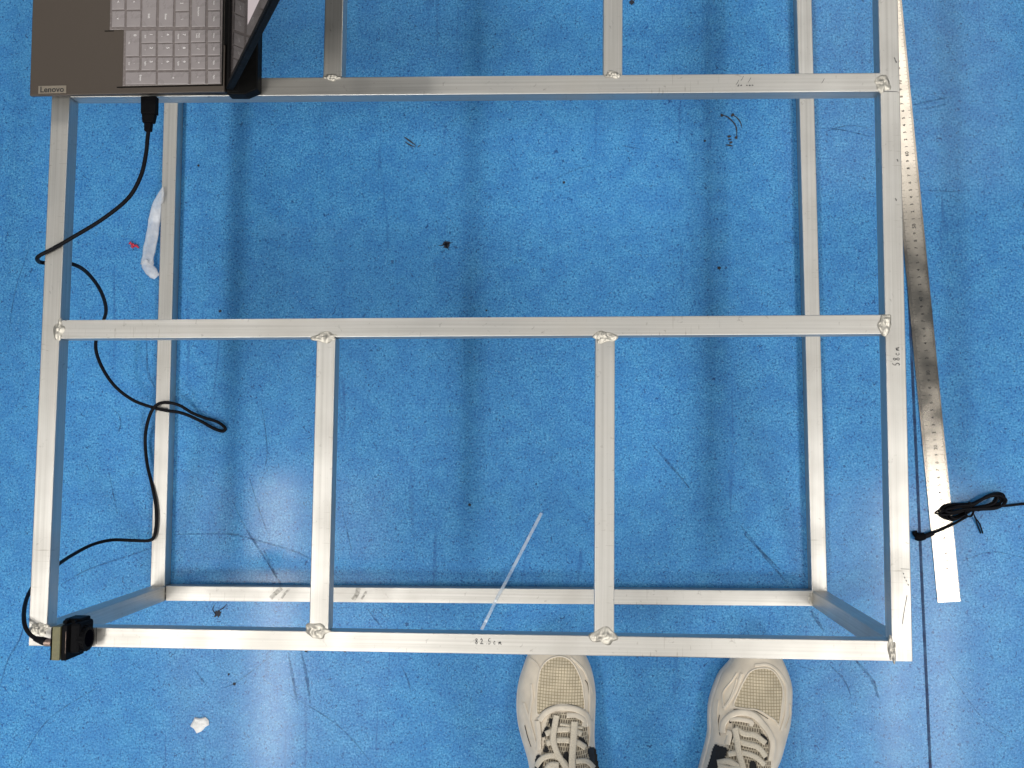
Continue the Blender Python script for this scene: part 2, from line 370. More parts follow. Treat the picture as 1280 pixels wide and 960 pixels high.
MAT['smear'] = trans('brown_smear', (0.10, 0.085, 0.05, 1), 0.0, 0.7, 0.55, 260.0)
for pts, wd in (([(338, 748), (344, 742), (352, 735)], .006), ([(352, 748), (357, 741), (362, 736)], .003), ([(441, 750), (446, 743), (448, 735)], .006), ([(452, 749), (455, 744), (458, 739)], .003)):
    vs, fs = ribbon(spline([P(u, v, ZL + .0003) for u, v in pts], 5), wd); obj('smear', vs, fs, MAT['smear'], frame)
# handwriting in marker pen on the tubes
GL = {'8': [[(.5, .52), (.2, .75), (.45, 1), (.75, .85), (.5, .52), (.2, .2), (.5, 0), (.8, .2), (.5, .52)]],
      '2': [[(.1, .75), (.4, 1), (.7, .75), (.4, .35), (.1, .02), (.5, .08), (1.0, .02)]],
      '.': [[(.35, .03), (.45, .05), (.5, .0)]],
      '5': [[(.8, 1.12), (.35, 1.0), (.28, .6), (.65, .55), (.75, .25), (.45, .0), (.15, .12)]],
      'c': [[(.7, .45), (.4, .55), (.2, .25), (.4, .02), (.75, .12)]],
      'm': [[(.1, 0), (.15, .45), (.2, .3), (.4, .5), (.45, .1), (.5, .4), (.7, .5), (.8, .1), (1.0, .02)]]}
def handwriting(textstr, origin, right, up, size, adv, wd, parent):
    mb = MB(); x = 0
    for ch in textstr:
        for st in GL[ch]:
            pts = [Vector(origin) + right * (x + px * size * 0.62) + up * (py * size) for px, py in st]
            q = spline(pts, 5); vs, fs = ribbon(q, [wd * (0.7 + 0.6 * random.random()) for _ in q]); mb.add(vs, fs)
        x += adv * (0.45 if ch == '.' else 1)
    return mb.build('handwriting', MAT['ink'], parent)
z_ink = ZT + 0.0003
dR = (P(625, 803, z_ink) - P(594, 802.2, z_ink)).normalized(); dU = Vector((-dR.y, dR.x, 0))
handwriting('82.5cm', P(593.5, 804.8, z_ink), dR, dU, 0.0052, 0.0054, 0.0006, front_bar)
dR2 = Vector((0, 1, 0)); dU2 = Vector((-1, 0, 0))
handwriting('58cm', P(1124.5, 457.5, z_ink), dR2, dU2, 0.0062, 0.0052, 0.0006, right_beam)
def penline(parent, pts, wd=0.0005, z=z_ink):
    vs, fs = ribbon(spline([P(u, v, z) for u, v in pts], 4), wd); return obj('pen_line', vs, fs, MAT['ink'], parent)
penline(right_beam, [(1126, 711), (1131, 711.3), (1137, 711.5)], .0004)
for u, v in ((1128.5, 716), (1130, 721), (1132, 725), (1134.5, 730)): penline(right_beam, [(u, v), (u + 1.2, v + 1), (u + .8, v + 2)], .0007)
penline(right_beam, [(1134, 744), (1131, 760), (1128, 780)], .0005)
penline(right_beam, [(1101.5, 114.2), (1112, 114.3), (1122, 114.6)], .0005)
for u, v in ((1117.5, 72), (1119, 75.5), (1121, 199), (1119, 248)): penline(right_beam, [(u, v), (u + 1, v + 1), (u + 1.5, v + 3)], .0008)
penline(front_bar, [(120.5, 784.5), (120.6, 795), (120.4, 805)], .0006)
for k in (0, 1, 3, 4, 5): penline(far_bar, [(922 + k * 3.6, 106.5 + random.uniform(-.6, .6)), (922.8 + k * 3.6, 107 + random.uniform(-.8, .8)), (923.6 + k * 3.6, 106.2 + random.uniform(-.8, .8))], .0009)
for u, v in ((920, 102), (926, 97), (935, 99), (1027, 100)): penline(far_bar, [(u, v + 4), (u + 2, v + 1), (u + 3.5, v - 2)], .0004)

# ------------------------------------------------------------------ laptop lying on the frame
ZD = ZT + 0.0225
laptop = empty('laptop', (P(170, 60, ZT).x, P(170, 60, ZT).y, ZT + .001), 'open brown-grey laptop with pale keyboard cover lying on the frame corner', 'laptop')
LO = P(36.9, 119.7, ZD); LA = (P(295, 114.2, ZD) - LO).normalized(); LBv = Vector((-LA.y, LA.x, 0))
def LP(a, b, z=0.0): return LO + LA * a + LBv * b + Vector((0, 0, z))
def toL(u, v, z=ZD): d = P(u, v, z) - LO; return d.dot(LA), d.dot(LBv)
WB = 0.36; DH = 0.2125
def lbox(name, a0, a1, b0, b1, z0, z1, mat, parent=laptop, bevel=0.0005, taper=0.0):
    q = lambda z, t: [LP(a0 + t, b0 + t, z), LP(a1 - t, b0 + t, z), LP(a1 - t, b1 - t, z), LP(a0 + t, b1 - t, z)]
    return MB().hexa(q(z0, 0), q(z1, taper)).build(name, mat, parent, bevel=bevel)
# lower shell tapers inwards, upper deck is a separate sheet
MB().hexa([LP(.008, .009, -.0215), LP(DH + .012, .004, -.0215), LP(DH + .012, WB - .004, -.0215), LP(.008, WB - .009, -.0215)],
          [LP(.0005, .001, -.0042), LP(DH + .012, .001, -.0042), LP(DH + .012, WB - .001, -.0042), LP(.0005, WB - .001, -.0042)]).build('bottom_shell', MAT['lap_black'], laptop, bevel=.001)
lbox('deck', 0, DH - .002, 0, WB, -.004, 0, MAT['deck'], bevel=.0008)
rear = [(DH - .001, -.001), (DH + .018, -.0015), (DH + .0315, .004), (DH + .0315, WB - .004), (DH + .018, WB + .0015), (DH - .001, WB + .001)]
MB().prism([LP(a, b)[:2] for a, b in rear], ZD - .0205, ZD - .0045).build('rear_block', MAT['lap_black'], laptop, bevel=.0012)
# badge with the maker's lettering
b0 = toL(48.2, 117.2); b1 = toL(83.4, 107.0)
badge = lbox('badge', b0[0], b1[0], b0[1], b1[1], .0001, .0008, MAT['badge'], bevel=.0002)
vs, fs = text_mesh('Lenovo', 0.0098, bold=0.016)
xs = [v.x for v in vs]; k = (b1[0] - b0[0]) * 0.84 / (max(xs) - min(xs)); cx = (max(xs) + min(xs)) / 2
ys = [v.y for v in vs]; cy = (max(ys) + min(ys)) / 2
obj('lettering', [LP((b0[0] + b1[0]) / 2 + (v.x - cx) * k, (b0[1] + b1[1]) / 2 + (v.y - cy) * k, .00105) for v in vs], fs, MAT['print'], badge)
# clear keyboard cover: stepped sheet
ca0, cb0 = toL(153.5, 108); ca1, _ = toL(277, 108); ca2, cb1 = toL(137.5, 38)
stepb = cb1; cbT = WB - .022
poly = [(ca0, cb0), (ca1, cb0), (ca1, cbT), (ca2, cbT), (ca2, stepb), (ca0, stepb)]
MB().prism([LP(a, b)[:2] for a, b in poly], ZD + .0001, ZD + .0011).build('keyboard_cover', MAT['cover'], laptop, bevel=.0005)
for q4 in ((toL(146, 110)[0], ca1 + .001, cb0 - .0016, cb0 - .0004), (ca1 + .0003, ca1 + .0014, cb0 - .0016, cbT), (toL(131, 38)[0], ca2 + .004, stepb - .0012, stepb - .0002)):
    lbox('keyboard_gap_shade', *q4, .0001, .0003, MAT['lap_black'], bevel=0)  # thin black strips draw the shadow line along the cover's edges
KEYM = {}
def key(u0, v0, u1, v1, legend='', size=0.0042, lpos=(.5, .5), sub=''):
    """a key cap given by its photograph rectangle; rows run along the image's x"""
    zk = ZD + .0022
    (a0, bb0), (a1, bb1) = toL(u0, v1, zk), toL(u1, v0, zk)
    key_l(a0, bb0, a1, bb1, legend, size, lpos, sub)
def key_l(a0, bb0, a1, bb1, legend='', size=.0042, lpos=(.5, .5), sub=''):
    wdt, hgt = round(a1 - a0, 4), round(bb1 - bb0, 4)
    c = LP((a0 + a1) / 2, (bb0 + bb1) / 2, .0010)
    if (wdt, hgt) not in KEYM:
        q = lambda z, t: [c + LA * sx * (wdt / 2 - t) + LBv * sy * (hgt / 2 - t) + Vector((0, 0, z)) for sx, sy in ((-1, -1), (1, -1), (1, 1), (-1, 1))]
        mb = MB(); mb.hexa(q(0, -.0003), q(.0013, .0002))
        o = obj('key', mb.v, mb.f, MAT['key'], laptop, bevel=.0005, origin=c); KEYM[(wdt, hgt)] = o.data
    else:
        o = link('key', KEYM[(wdt, hgt)], c, None, laptop, bevel=.0005)
    def put(s, sz, pa, pb):
        vs, fs = text_mesh(s, sz)
        p0 = c + LA * (pa - .5) * wdt + LBv * (.5 - pb) * hgt + Vector((0, 0, .0016))
        obj('legend', [p0 - LBv * v.x + LA * v.y for v in vs], fs, MAT['legend'], o)    # glyph tops point to the hinge
    if legend: put(legend, size, *lpos)
    if sub: put(sub, .0022, .28, .5)
# number pad and edge keys: columns along x = keyboard rows
c1, c2, c3, c4, c5, c6 = (156.5, 174.5), (176.5, 195), (197, 216), (218, 236), (238.5, 257), (259.5, 275.5)
r1, r2, r3, r4 = (37.8, 53.5), (54.5, 70), (71.5, 87.5), (89.5, 105.5)
r1s, r2s, r3s, r4s = (37, 52.5), (53.5, 69), (70.5, 86.5), (88.5, 104.5)
key(c1[0], r1[0], c1[1], r2[1], '0', lpos=(.68, .2), sub='Ins'); key(c1[0], r3[0], c1[1], r3[1], '.', lpos=(.7, .5), sub='Del')
key(c1[0], r4[0], c2[1], r4[1], 'Enter', .0030, (.5, .5))
for (cc, names, subs) in ((c2, '123', ('End', 'v', 'PgDn')), (c3, '456', ('<', '', '>')), (c4, '789', ('Home', '^', 'PgUp'))):
    for rr, ch, sb in zip((r1, r2, r3), names, subs): key(cc[0], rr[0], cc[1], rr[1], ch, lpos=(.68, .36), sub=sb)
key(c3[0], r4[0], c4[1], r4[1], '+', .0040)
for rr, ch, sz in zip((r1s, r2s, r3s, r4s), ('Num\nLock', '/', '*', '-'), (.0024, .004, .004, .004)): key(c5[0], rr[0], c5[1], rr[1], ch, sz)
for rr, ch in zip((r1s, r2s, r3s, r4s), ('Home', 'End', 'PgUp', 'PgDn')): key(c6[0], rr[0], c6[1], rr[1], ch, .0021)
# main block, nearest keys as in the photograph
c0 = (139.5, 156); d1 = (158, 176)
key(c0[0], 13.5, c0[1], 33.5, '\u2193' if False else 'v', .004); key(c0[0], -7, c0[1], 12, '<', .004); key(d1[0], 13.5, d1[1], 33.5, ''); key(d1[0], -7, d1[1], 12, '^', .004)
key(c2[0] + .5, -14, c2[1] + 1, 33.5, 'Shift', .0030, (.5, .72)); key(c3[0] + 1, -10, c3[1] + 1, 33.5, 'Enter', .0030, (.5, .72))
key(c4[0] + 1, 15, c4[1] + .5, 33.5, '\\', .0036); key(c4[0] + 1, -5, c4[1] + .5, 13.5, ']', .0036)
key(c5[0] + .8, -16, c5[1] + .5, 33.5, 'Backspace', .0024, (.5, .62)); key(c6[0] + .3, 14, c6[1], 33.5, 'Delete', .0019); key(c6[0] + .3, -5, c6[1], 12.5, 'Insert', .0019)
# the rest of the keyboard goes on beyond the picture
zk = ZD + .0022
rows = [c0, (176.9, 196), (198, 217), (219, 236.5), (239.3, 257.5), (259.8, 275.5)]
for ri, (u0, u1) in enumerate(rows):
    a0 = toL(u0, 0, zk)[0]; a1 = toL(u1, 0, zk)[0]; bstart = toL(200, (-9, -16.5, -12.5, -7, -18.5, -7)[ri], zk)[1]
    if ri == 0: bstart = toL(200, -9, zk)[1]
    pb = bstart
    while pb + .016 < cbT - .002:
        key_l(a0, pb, a1, pb + .0148); pb += .0163
a0 = toL(158, 0, zk)[0]; a1 = toL(176, 0, zk)[0]; pb = toL(200, -9, zk)[1]
while pb + .016 < cbT - .002: key_l(a0, pb, a1, pb + .0148); pb += .0163
# lid, opened past upright and leaning back over the rear block
PHI = math.radians(28.5); LS = 0.238
LDU = LA * math.sin(PHI) + Vector((0, 0, math.cos(PHI))); LDN = -LA * math.cos(PHI) + Vector((0, 0, math.sin(PHI)))
H0 = LP(DH + .001, 0, .0005)
def lidbox(name, s0, s1, b0, b1, n0, n1, mat, parent, bevel=.0004):
    q = lambda n: [H0 + LDU * s + LBv * b + LDN * n for s, b in ((s0, b0), (s1, b0), (s1, b1), (s0, b1))]
    return MB().hexa(q(n0), q(n1)).build(name, mat, parent, bevel=bevel)
lid = lidbox('lid', 0.0, LS, .002, WB - .002, -.0065, 0, MAT['lap_black'], laptop, .001)
lidbox('screen', .016, LS - .006, .0075, WB - .0075, .0001, .0006, MAT['screen'], lid, 0)
def lidpt(u, v):
    d = R3 @ Vector((u - W_PX / 2, -(v - H_PX / 2), -F_PX)); o_ = Vector((0, 0, CAM_Z)); t = (H0 - o_).dot(LDN) / d.dot(LDN)
    p = o_ + d * t - H0; return p.dot(LDU), p.dot(LBv)
s_, b_w = lidpt(310.5, 31)
lidbox('lit_window', max(.017, s_), LS - .012, max(.012, b_w), WB - .02, .0007, .0008, MAT['display'], lid, 0)
for s0, s1, q0, q1 in ((.0006, .0155, .0025, WB - .0025), (LS - .0055, LS - .0006, .0025, WB - .0025), (.0160, LS - .0060, .0025, .0070), (.0160, LS - .0060, WB - .0070, WB - .0025)):
    lidbox('bezel', s0, s1, q0, q1, .0001, .0012, MAT['lap_black'], lid, .0003)
for bb in (.05, WB - .11): MB().tube([LP(DH - .0005, bb, -.001), LP(DH - .0005, bb + .06, -.001)], .0030, 12).build('hinge', MAT['lap_black'], laptop, smooth=False)

# ------------------------------------------------------------------ camera module on the corner, lens pointing along the front tube
camt = empty('camera_module', P(90, 798, ZT + .0005), 'small black camera module with olive back plate on the left frame corner', 'camera')
def cbox(name, u0, v0, u1, v1, z0, z1, mat, parent=camt, bevel=.0006, zref=None):
    zr = zref or z1
    p0, p1 = P(u0, v1, zr), P(u1, v0, zr)
    return MB().hexa([(p0.x, p0.y, z0), (p1.x, p0.y, z0), (p1.x, p1.y, z0), (p0.x, p1.y, z0)], [(p0.x, p0.y, z1), (p1.x, p0.y, z1), (p1.x, p1.y, z1), (p0.x, p1.y, z1)]).build(name, mat, parent, bevel=bevel)
Zc = ZT + .0008
cbox('back_plate', 64.0, 783.5, 75.6, 825.5, Zc, Zc + .036, MAT['olive'], bevel=.0005)
cbox('back_rim', 62.6, 784.5, 63.9, 825.6, Zc, Zc + .0362, MAT['plastic'], bevel=.0003)
cbox('housing', 75.9, 781.5, 84.0, 826.0, Zc - .0004, Zc + .0366, MAT['plastic'])
bx = cbox('front_body', 84.2, 779.0, 100.0, 817.0, Zc, Zc + .031, MAT['plastic'], zref=Zc + .031, bevel=.003)
cbox('seam_line', 81.7, 789.0, 82.5, 817.0, Zc + .0365, Zc + .0369, MAT['brass'], zref=Zc + .0366, bevel=0)
ax = P(100, 797.5, Zc + .018)
lens = MB().tube([ax + Vector((-.002, 0, 0)), ax + Vector((.0095, 0, 0))], .0125, 24).build('lens_barrel', MAT['plastic'], camt, bevel=.0008)
mbk = MB()
for k in range(20):
    an = 2 * math.pi * k / 20; c_ = ax + Vector((.005, math.cos(an) * .0124, math.sin(an) * .0124)); mbk.tube([c_ - Vector((.003, 0, 0)), c_ + Vector((.003, 0, 0))], .0009, 5)
mbk.build('focus_grip', MAT['plastic'], lens)
MB().tube([ax + Vector((.0094, 0, 0)), ax + Vector((.0100, 0, 0))], .0085, 24).build('lens_glass', MAT['glass'], lens)
for u, v in ((97, 777), (86, 776)):
    p = P(u, v, Zc + .02); MB().tube([p, p + Vector((0, 0, .008))], .0022, 8).build('screw', MAT['plastic'], camt)
cbox('mount_ear', 80, 773.5, 101, 780, Zc, Zc + .022, MAT['plastic'], zref=Zc + .022, bevel=.0015)
p = P(61.5, 803, Zc + .018); MB().tube([p + Vector((-.004, 0, 0)), p + Vector((.003, 0, 0))], .0042, 14).build('socket', MAT['brass'], camt)

# ------------------------------------------------------------------ cable from laptop to camera
cable = empty('usb_cable', P(188, 150, ZT + .008), 'thin black cable running from the laptop side down to the camera module', 'cable')
zp = ZD - .0135
pts = [(186.5, 158, zp), (184.5, 172, zp), (182.5, 192, zp), (176, 220, zp - .001), (160, 248, ZT + .006), (128, 274, ZT + .0052), (92, 296, ZT + .0036), (66, 311, ZT + .0030), (49.5, 319.5, ZT + .0022), (46.6, 324.5, ZT - .007), (52, 328.2, ZB - .0085), (70, 329, ZB - .012), (90, 330, ZB - .022),
       (108, 340, .24), (125, 362, .19), (132.5, 386, .145), (128, 405, .12), (119.5, 430, .095), (126, 456, .07), (143, 482, .048), (166, 500, .034), (190, 509, .0265), (207, 513, .0248), (228, 516.5, .016), (250, 526, .008), (266, 535, .0042), (278, 539, .0035), (281.5, 535, .0045), (272, 527.5, .0048), (255, 522, .006), (240, 516, .012), (225, 507, .0225), (212, 503.5, .0255), (199, 504.5, .0275), (190, 513, .0290), (183.5, 532, .022), (181.5, 552, .010), (184, 580, .012), (190, 606, .022), (194.5, 630, .0242), (195.5, 650, .0245), (193.5, 668, .0246), (187, 675.5, .0258), (165, 675.5, .030), (140, 675, .045), (115, 681, .075), (90, 694, .115), (72, 706, .16), (50, 722, .22), (37, 740, .27), (31.5, 755, .30), (29.8, 770, .324), (31.5, 783, ZT + .012), (37.5, 793, ZT + .016), (46, 799, ZT + .018)]
q = spline([P(u, v, z) for u, v, z in pts], 7)
MB().tube(q, 0.00225, 8).build('cord', MAT['cable'], cable, smooth=True)
e1 = P(46, 799, ZT + .018); e2 = P(58.0, 802.4, ZT + .0188)
MB().tube([e1.lerp(e2, t) for t in (-.25, 0, .3, .6, 1)], [.0024, .0031, .0036, .0042, .0042], 10).build('strain_relief', MAT['cable'], cable, smooth=True)
def plugpart(name, v0, v1, hw0, hw1, hz, mat, uc0, uc1, bevel=.0008):
    a_, b2 = P(uc0, v0, zp), P(uc1, v1, zp); s = Vector((1, 0, 0))
    mk = lambda z: [a_ - s * hw0 + Vector((0, 0, z)), a_ + s * hw0 + Vector((0, 0, z)), b2 + s * hw1 + Vector((0, 0, z)), b2 - s * hw1 + Vector((0, 0, z))]
    return MB().hexa(mk(-hz), mk(hz)).build(name, mat, cable, bevel=bevel)
plugpart('plug_body', 121.5, 143.5, .0084, .0082, .0042, MAT['plastic'], 187.3, 187.0)
plugpart('plug_neck', 143.6, 154.0, .0072, .0060, .0036, MAT['plastic'], 186.8, 186.0)
plugpart('plug_sleeve', 154.1, 164.5, .0042, .0036, .0032, MAT['plastic'], 185.8, 185.2, .0012)

# ------------------------------------------------------------------ steel ruler on the floor
ruler = empty('steel_ruler', P(1185, 752, .0005), 'long steel ruler lying on the floor beside the right side of the frame', 'ruler')
rz = .0021
RO = P(1172.2, 753.0, rz); RR = P(1200.8, 751.8, rz); RT = P(1127.3, 0, rz)
rl = (RT - RR).normalized(); rn = Vector((rl.y, -rl.x, 0))
RWD = (RR - RO).dot(rn); RO = RR - rn * RWD; RLEN = 1.02
def RP(s, t, z): p = RO + rl * s + rn * t; return Vector((p.x, p.y, z))
MB().hexa([RP(0, 0, .0008), RP(0, RWD, .0008), RP(RLEN, RWD, .0008), RP(RLEN, 0, .0008)], [RP(0, 0, rz), RP(0, RWD, rz), RP(RLEN, RWD, rz), RP(RLEN, 0, rz)]).build('blade', MAT['steel'], ruler, bevel=.0002)
mb = MB(); mt = MB()
for c_ in range(0, 101):
    s = .004 + c_ * .01
    if c_ > 0:
        vs, fs = text_mesh(str(c_) if c_ % 10 == 0 else str(c_ % 10), .0066 if c_ % 10 == 0 else .0056)
        mb.add([RP(s + v.x, RWD * .56 - v.y, rz + .0002) for v in vs], fs)
    if c_ < 100:
        for k in range(10):
            ln = .009 if k == 0 else (.0065 if k == 5 else .0042); wd = .00016
            for t0, t1 in ((0.0003, ln), (RWD - ln * .7, RWD - .0003)):
                mt.add([RP(s + k * .001 - wd, t0, rz + .00015), RP(s + k * .001 + wd, t0, rz + .00015), RP(s + k * .001 + wd, t1, rz + .00015), RP(s + k * .001 - wd, t1, rz + .00015)], [(0, 1, 2, 3)])
mb.build('numbers', MAT['print'], ruler)
tag(mt.build('tick_marks', MAT['print'], ruler), kind='stuff')

# ------------------------------------------------------------------ coiled cable on the floor
coil = empty('coiled_cable', P(1215, 640, .0), 'black cable tied in a bundle lying across the steel ruler', 'cable')
mb = MB()
cA, cB = Vector((1183, 643, 0)), Vector((1249, 623, 0))
LOOPS = [(9, 10, -2, 3, 0), (6, 9, 2, 6, -1), (11, 8, -5, 0, 2), (4, 11, 4, 2, 1), (8, 6, 0, -5, -3), (5, 12, -7, 5, 3), (10, 7, 5, -2, -2), (3, 9, 1, 7, 4)]
for k, (wl, wr, la, lb, tilt) in enumerate(LOOPS):
    ph = random.uniform(0, 6.28); z0 = .0042 + .0013 * k
    ctr = (cA + cB) / 2; dv = (cB - cA).normalized(); nv = Vector((-dv.y, dv.x, 0)); L_ = (cB - cA).length
    pts = []
    for i in range(20):
        an = 2 * math.pi * i / 20
        s = math.cos(an); wloc = (wr if s > 0 else wl) * (0.38 + 0.9 * min(1, abs(s) * 1.25) ** 1.4)
        ss = s * (L_ / 2 + (lb if s > 0 else -la) + 1)
        off = math.sin(an) * wloc + tilt * s + 1.5 * noise.noise((k * 3.1, an, 0))
        pp = ctr + dv * ss + nv * off
        pts.append(P(pp.x, pp.y, z0 + .0012 * math.sin(an + ph)))
    mb.tube(spline(pts, 4, closed=True), .0015, 6, caps=False)
    # close the ring
    n0 = len(mb.v); nr = 80
    base = n0 - nr * 6
    for j in range(6): mb.f.append((n0 - 6 + j, n0 - 6 + (j + 1) % 6, base + (j + 1) % 6, base + j))
mb.tube(spline([P(*t) for t in [(1210, 645, .006), (1192, 655, .005), (1178, 661.5, .0048), (1166, 666.5, .005)]], 6), .0017, 6)
mb.tube(spline([P(*t) for t in [(1222, 638, .012), (1240, 633.5, .006), (1258, 632.2, .003), (1300, 630, .002), (1400, 640, .002)]], 6), .0017, 6)
mb.tube(spline([P(u, v, .012 + .002 * math.sin(u)) for u, v in [(1210, 629), (1206, 636), (1208, 644), (1214, 645), (1217, 637), (1213, 629)]], 4, closed=True), .0014, 6)
mb.build('cord', MAT['cable'], coil, smooth=True)
MB().tube(spline([P(*t) for t in [(1167, 666, .005), (1160, 669, .005), (1154, 671, .005)]], 4), [.0026] + [.0034] * 8, 10).build('strain_relief', MAT['cable'], coil, smooth=True)
MB().tube(spline([P(*t) for t in [(1155, 670, .006), (1149, 671.5, .007), (1145, 670, .006)]], 4), .0052, 12).build('plug', MAT['plastic'], coil, smooth=True)
MB().tube(spline([P(*t) for t in [(1143, 664, .004), (1144.5, 668, .004), (1147, 671, .005)]], 4), .0035, 10).build('plug_tip', MAT['plastic'], coil, smooth=True)
for off in (0, 3.2):
    MB().tube(spline([P(*t) for t in [(1216, 640, .014), (1219, 647, .006), (1221 + off, 654, .003), (1223 + off, 659, .002), (1226 + off * .8, 667, .002)]], 5), .0009, 6, flat=.5).build('twist_tie', MAT['cable'], coil, smooth=True)

# ------------------------------------------------------------------ small litter
bag = empty('plastic_sleeve', P(190, 300, 0), 'crumpled milky plastic sleeve lying against the lower left tube', 'plastic scrap')
rows_ = [(203.5, 234, 1.0, .026), (202, 241, 3.2, .027), (199, 250, 5.0, .022), (196, 260, 6.2, .014), (193.5, 275, 7.0, .010), (190.5, 292, 7.2, .008), (187, 310, 6.8, .007), (184.5, 323, 6.8, .007), (183.8, 331, 7.6, .009)]
def crumple(rows, name, seed, parent):
    vs = []; fs = []; n = 14
    ctr = spline([(r[0], r[1], 0) for r in rows], 4); m_ = len(ctr)
    hw = [rows[min(len(rows) - 1, i // 4)][2] + ((rows[min(len(rows) - 1, i // 4 + 1)][2] - rows[min(len(rows) - 1, i // 4)][2]) * (i % 4) / 4) for i in range(m_)]
    hz = [rows[min(len(rows) - 1, i // 4)][3] + ((rows[min(len(rows) - 1, i // 4 + 1)][3] - rows[min(len(rows) - 1, i // 4)][3]) * (i % 4) / 4) for i in range(m_)]
    for i, c_ in enumerate(ctr):
        t = (ctr[min(i + 1, m_ - 1)] - ctr[max(i - 1, 0)]).normalized(); nn = Vector((-t.y, t.x, 0))
        for k in range(n):
            an = 2 * math.pi * k / n
            off = c_ + nn * (math.cos(an) * hw[i] * 1.12 * (1 + .18 * noise.noise((i * .35, k * .6, seed))))
            zz = max(.0008, hz[i] + math.sin(an) * .0018 + .0022 * noise.noise((i * .5, k * .9, seed + 4)))
            vs.append(P(off.x, off.y, zz))
    for i in range(m_ - 1):
        for k in range(n): fs.append((i * n + k, i * n + (k + 1) % n, (i + 1) * n + (k + 1) % n, (i + 1) * n + k))
    return obj(name, vs, fs, MAT['bag'], parent, smooth=True)
crumple(rows_, 'sleeve', 2.0, bag)
crumple([(180.5, 325, 3.0, .010), (182.5, 331, 5.4, .010), (187, 337, 6.4, .009), (192, 342, 6.0, .008), (196, 346.5, 4.0, .006)], 'folded_end', 5.0, bag)
def chip(name, u, v, rpx, hz, mat, label, cat, seed, sx=1.0, rot=0.0):
    c_ = P(u, v, 0); n = 14; vs = []; fs = []
    prof = [(1.0, 0.0003), (1.02, .35), (.8, .8), (.35, 1.0)]
    for r_, h_ in prof:
        for k in range(n):
            an = 2 * math.pi * k / n; rad = rpx / 914 * r_ * (1 + .9 * noise.noise((math.cos(an) * 1.5, math.sin(an) * 1.5, seed)))
            x, y = math.cos(an) * rad * sx, math.sin(an) * rad
            vs.append((c_.x + x * math.cos(rot) - y * math.sin(rot), c_.y + x * math.sin(rot) + y * math.cos(rot), .0003 + hz * h_ * (1 + .5 * noise.noise((math.cos(an) * 3, math.sin(an) * 3, seed + r_ * 3)))))
    for i in range(3):
        for k in range(n): fs.append((i * n + k, i * n + (k + 1) % n, (i + 1) * n + (k + 1) % n, (i + 1) * n + k))
    fs.append(tuple(3 * n + k for k in range(n)))
    return tag(obj(name, vs, fs, mat), label, cat)
chip('paper_scrap', 249.5, 904, 9.5, .0035, MAT['white'], 'small white torn scrap on the floor at the lower left', 'scrap', 3.3, 1.2, -0.5)
redt = empty('red_scrap', P(167, 307, 0), 'tiny crumpled red scrap on the floor left of the plastic sleeve', 'scrap')
for k, (u, v, r_) in enumerate(((163.5, 305, 2.6), (167, 307, 2.8), (171, 308.5, 3.0), (165.5, 309, 1.8))):
    c_ = P(u, v, .0015); mb = MB(); mb.tube([c_ + Vector((-r_ / 914, 0, .0008 * k % .002)), c_ + Vector((0, r_ / 1800, .0022)), c_ + Vector((r_ / 914, -r_ / 1800, .0006))], [.0008, .0022, .0010], 7, flat=.6); mb.build('fragment', MAT['red'], redt, smooth=True)
# clear strip bent over the lower front tube
sp_ = [(677, 641, .0010), (660, 674, .0012), (645, 703, .004), (633.5, 725, .017), (627, 737, .0222), (620, 750, .0222), (614.5, 762, .014), (608, 775, .004), (602, 787, .001)]
q = spline([P(*t) for t in sp_], 5); vs, fs = ribbon(q, .0042); v2 = [v + Vector((0, 0, .0008)) for v in vs]; n_ = len(vs)
fs2 = [tuple(reversed(f)) for f in fs] + [tuple(i + n_ for i in f) for f in fs] + [(2 * i, 2 * i + 2, 2 * i + 2 + n_, 2 * i + n_) for i in range(len(q) - 1)] + [(2 * i + 1, 2 * i + 1 + n_, 2 * i + 3 + n_, 2 * i + 3) for i in range(len(q) - 1)]
tag(obj('plastic_strip', vs + v2, fs2, MAT['strip']), 'thin clear plastic strip lying slanted across the lower front tube', 'plastic strip')

# ------------------------------------------------------------------ floor marks
def blot(u, v, r_, seed, mat=MAT['dirt'], sx=1.0, z=.0005):
    c_ = P(u, v, z); n = 18
    vs = [c_] + [c_ + Vector((math.cos(2 * math.pi * k / n) * sx, math.sin(2 * math.pi * k / n), 0)) * (r_ / 914) * (0.8 + .7 * noise.noise((math.cos(2 * math.pi * k / n) * 2.2, math.sin(2 * math.pi * k / n) * 2.2, seed))) for k in range(n)]
    return obj('stain', vs, [(0, 1 + k, 1 + (k + 1) % n) for k in range(n)], mat, fl)
for u, v, r_, sd in ((558, 306, 5.5, 1), (272, 767, 5.5, 2), (383, 813, 3, 3), (293, 855, 2.4, 4), (286, 843, 1.6, 5), (275, 389, 2.4, 6), (899, 335, 2.6, 7), (881, 176, 1.8, 8), (705, 228, 2, 9), (587, 631, 2.4, 10), (248, 207, 2, 12), (431, 813, 2.4, 13), (608, 388, 1.6, 14), (790, 3, 4, 15)): blot(u, v, r_, sd)
for pts, wd in (([(548, 307), (555, 306), (566, 303)], 1.6), ([(557, 300), (558, 308), (562, 313)], 1.4), ([(268, 756), (266, 762), (270, 768)], 1.4), ([(284, 755), (279, 760), (272, 764)], 1.4)):
    scuff('stain_line', pts, wd, MAT['dirt'], .0005)
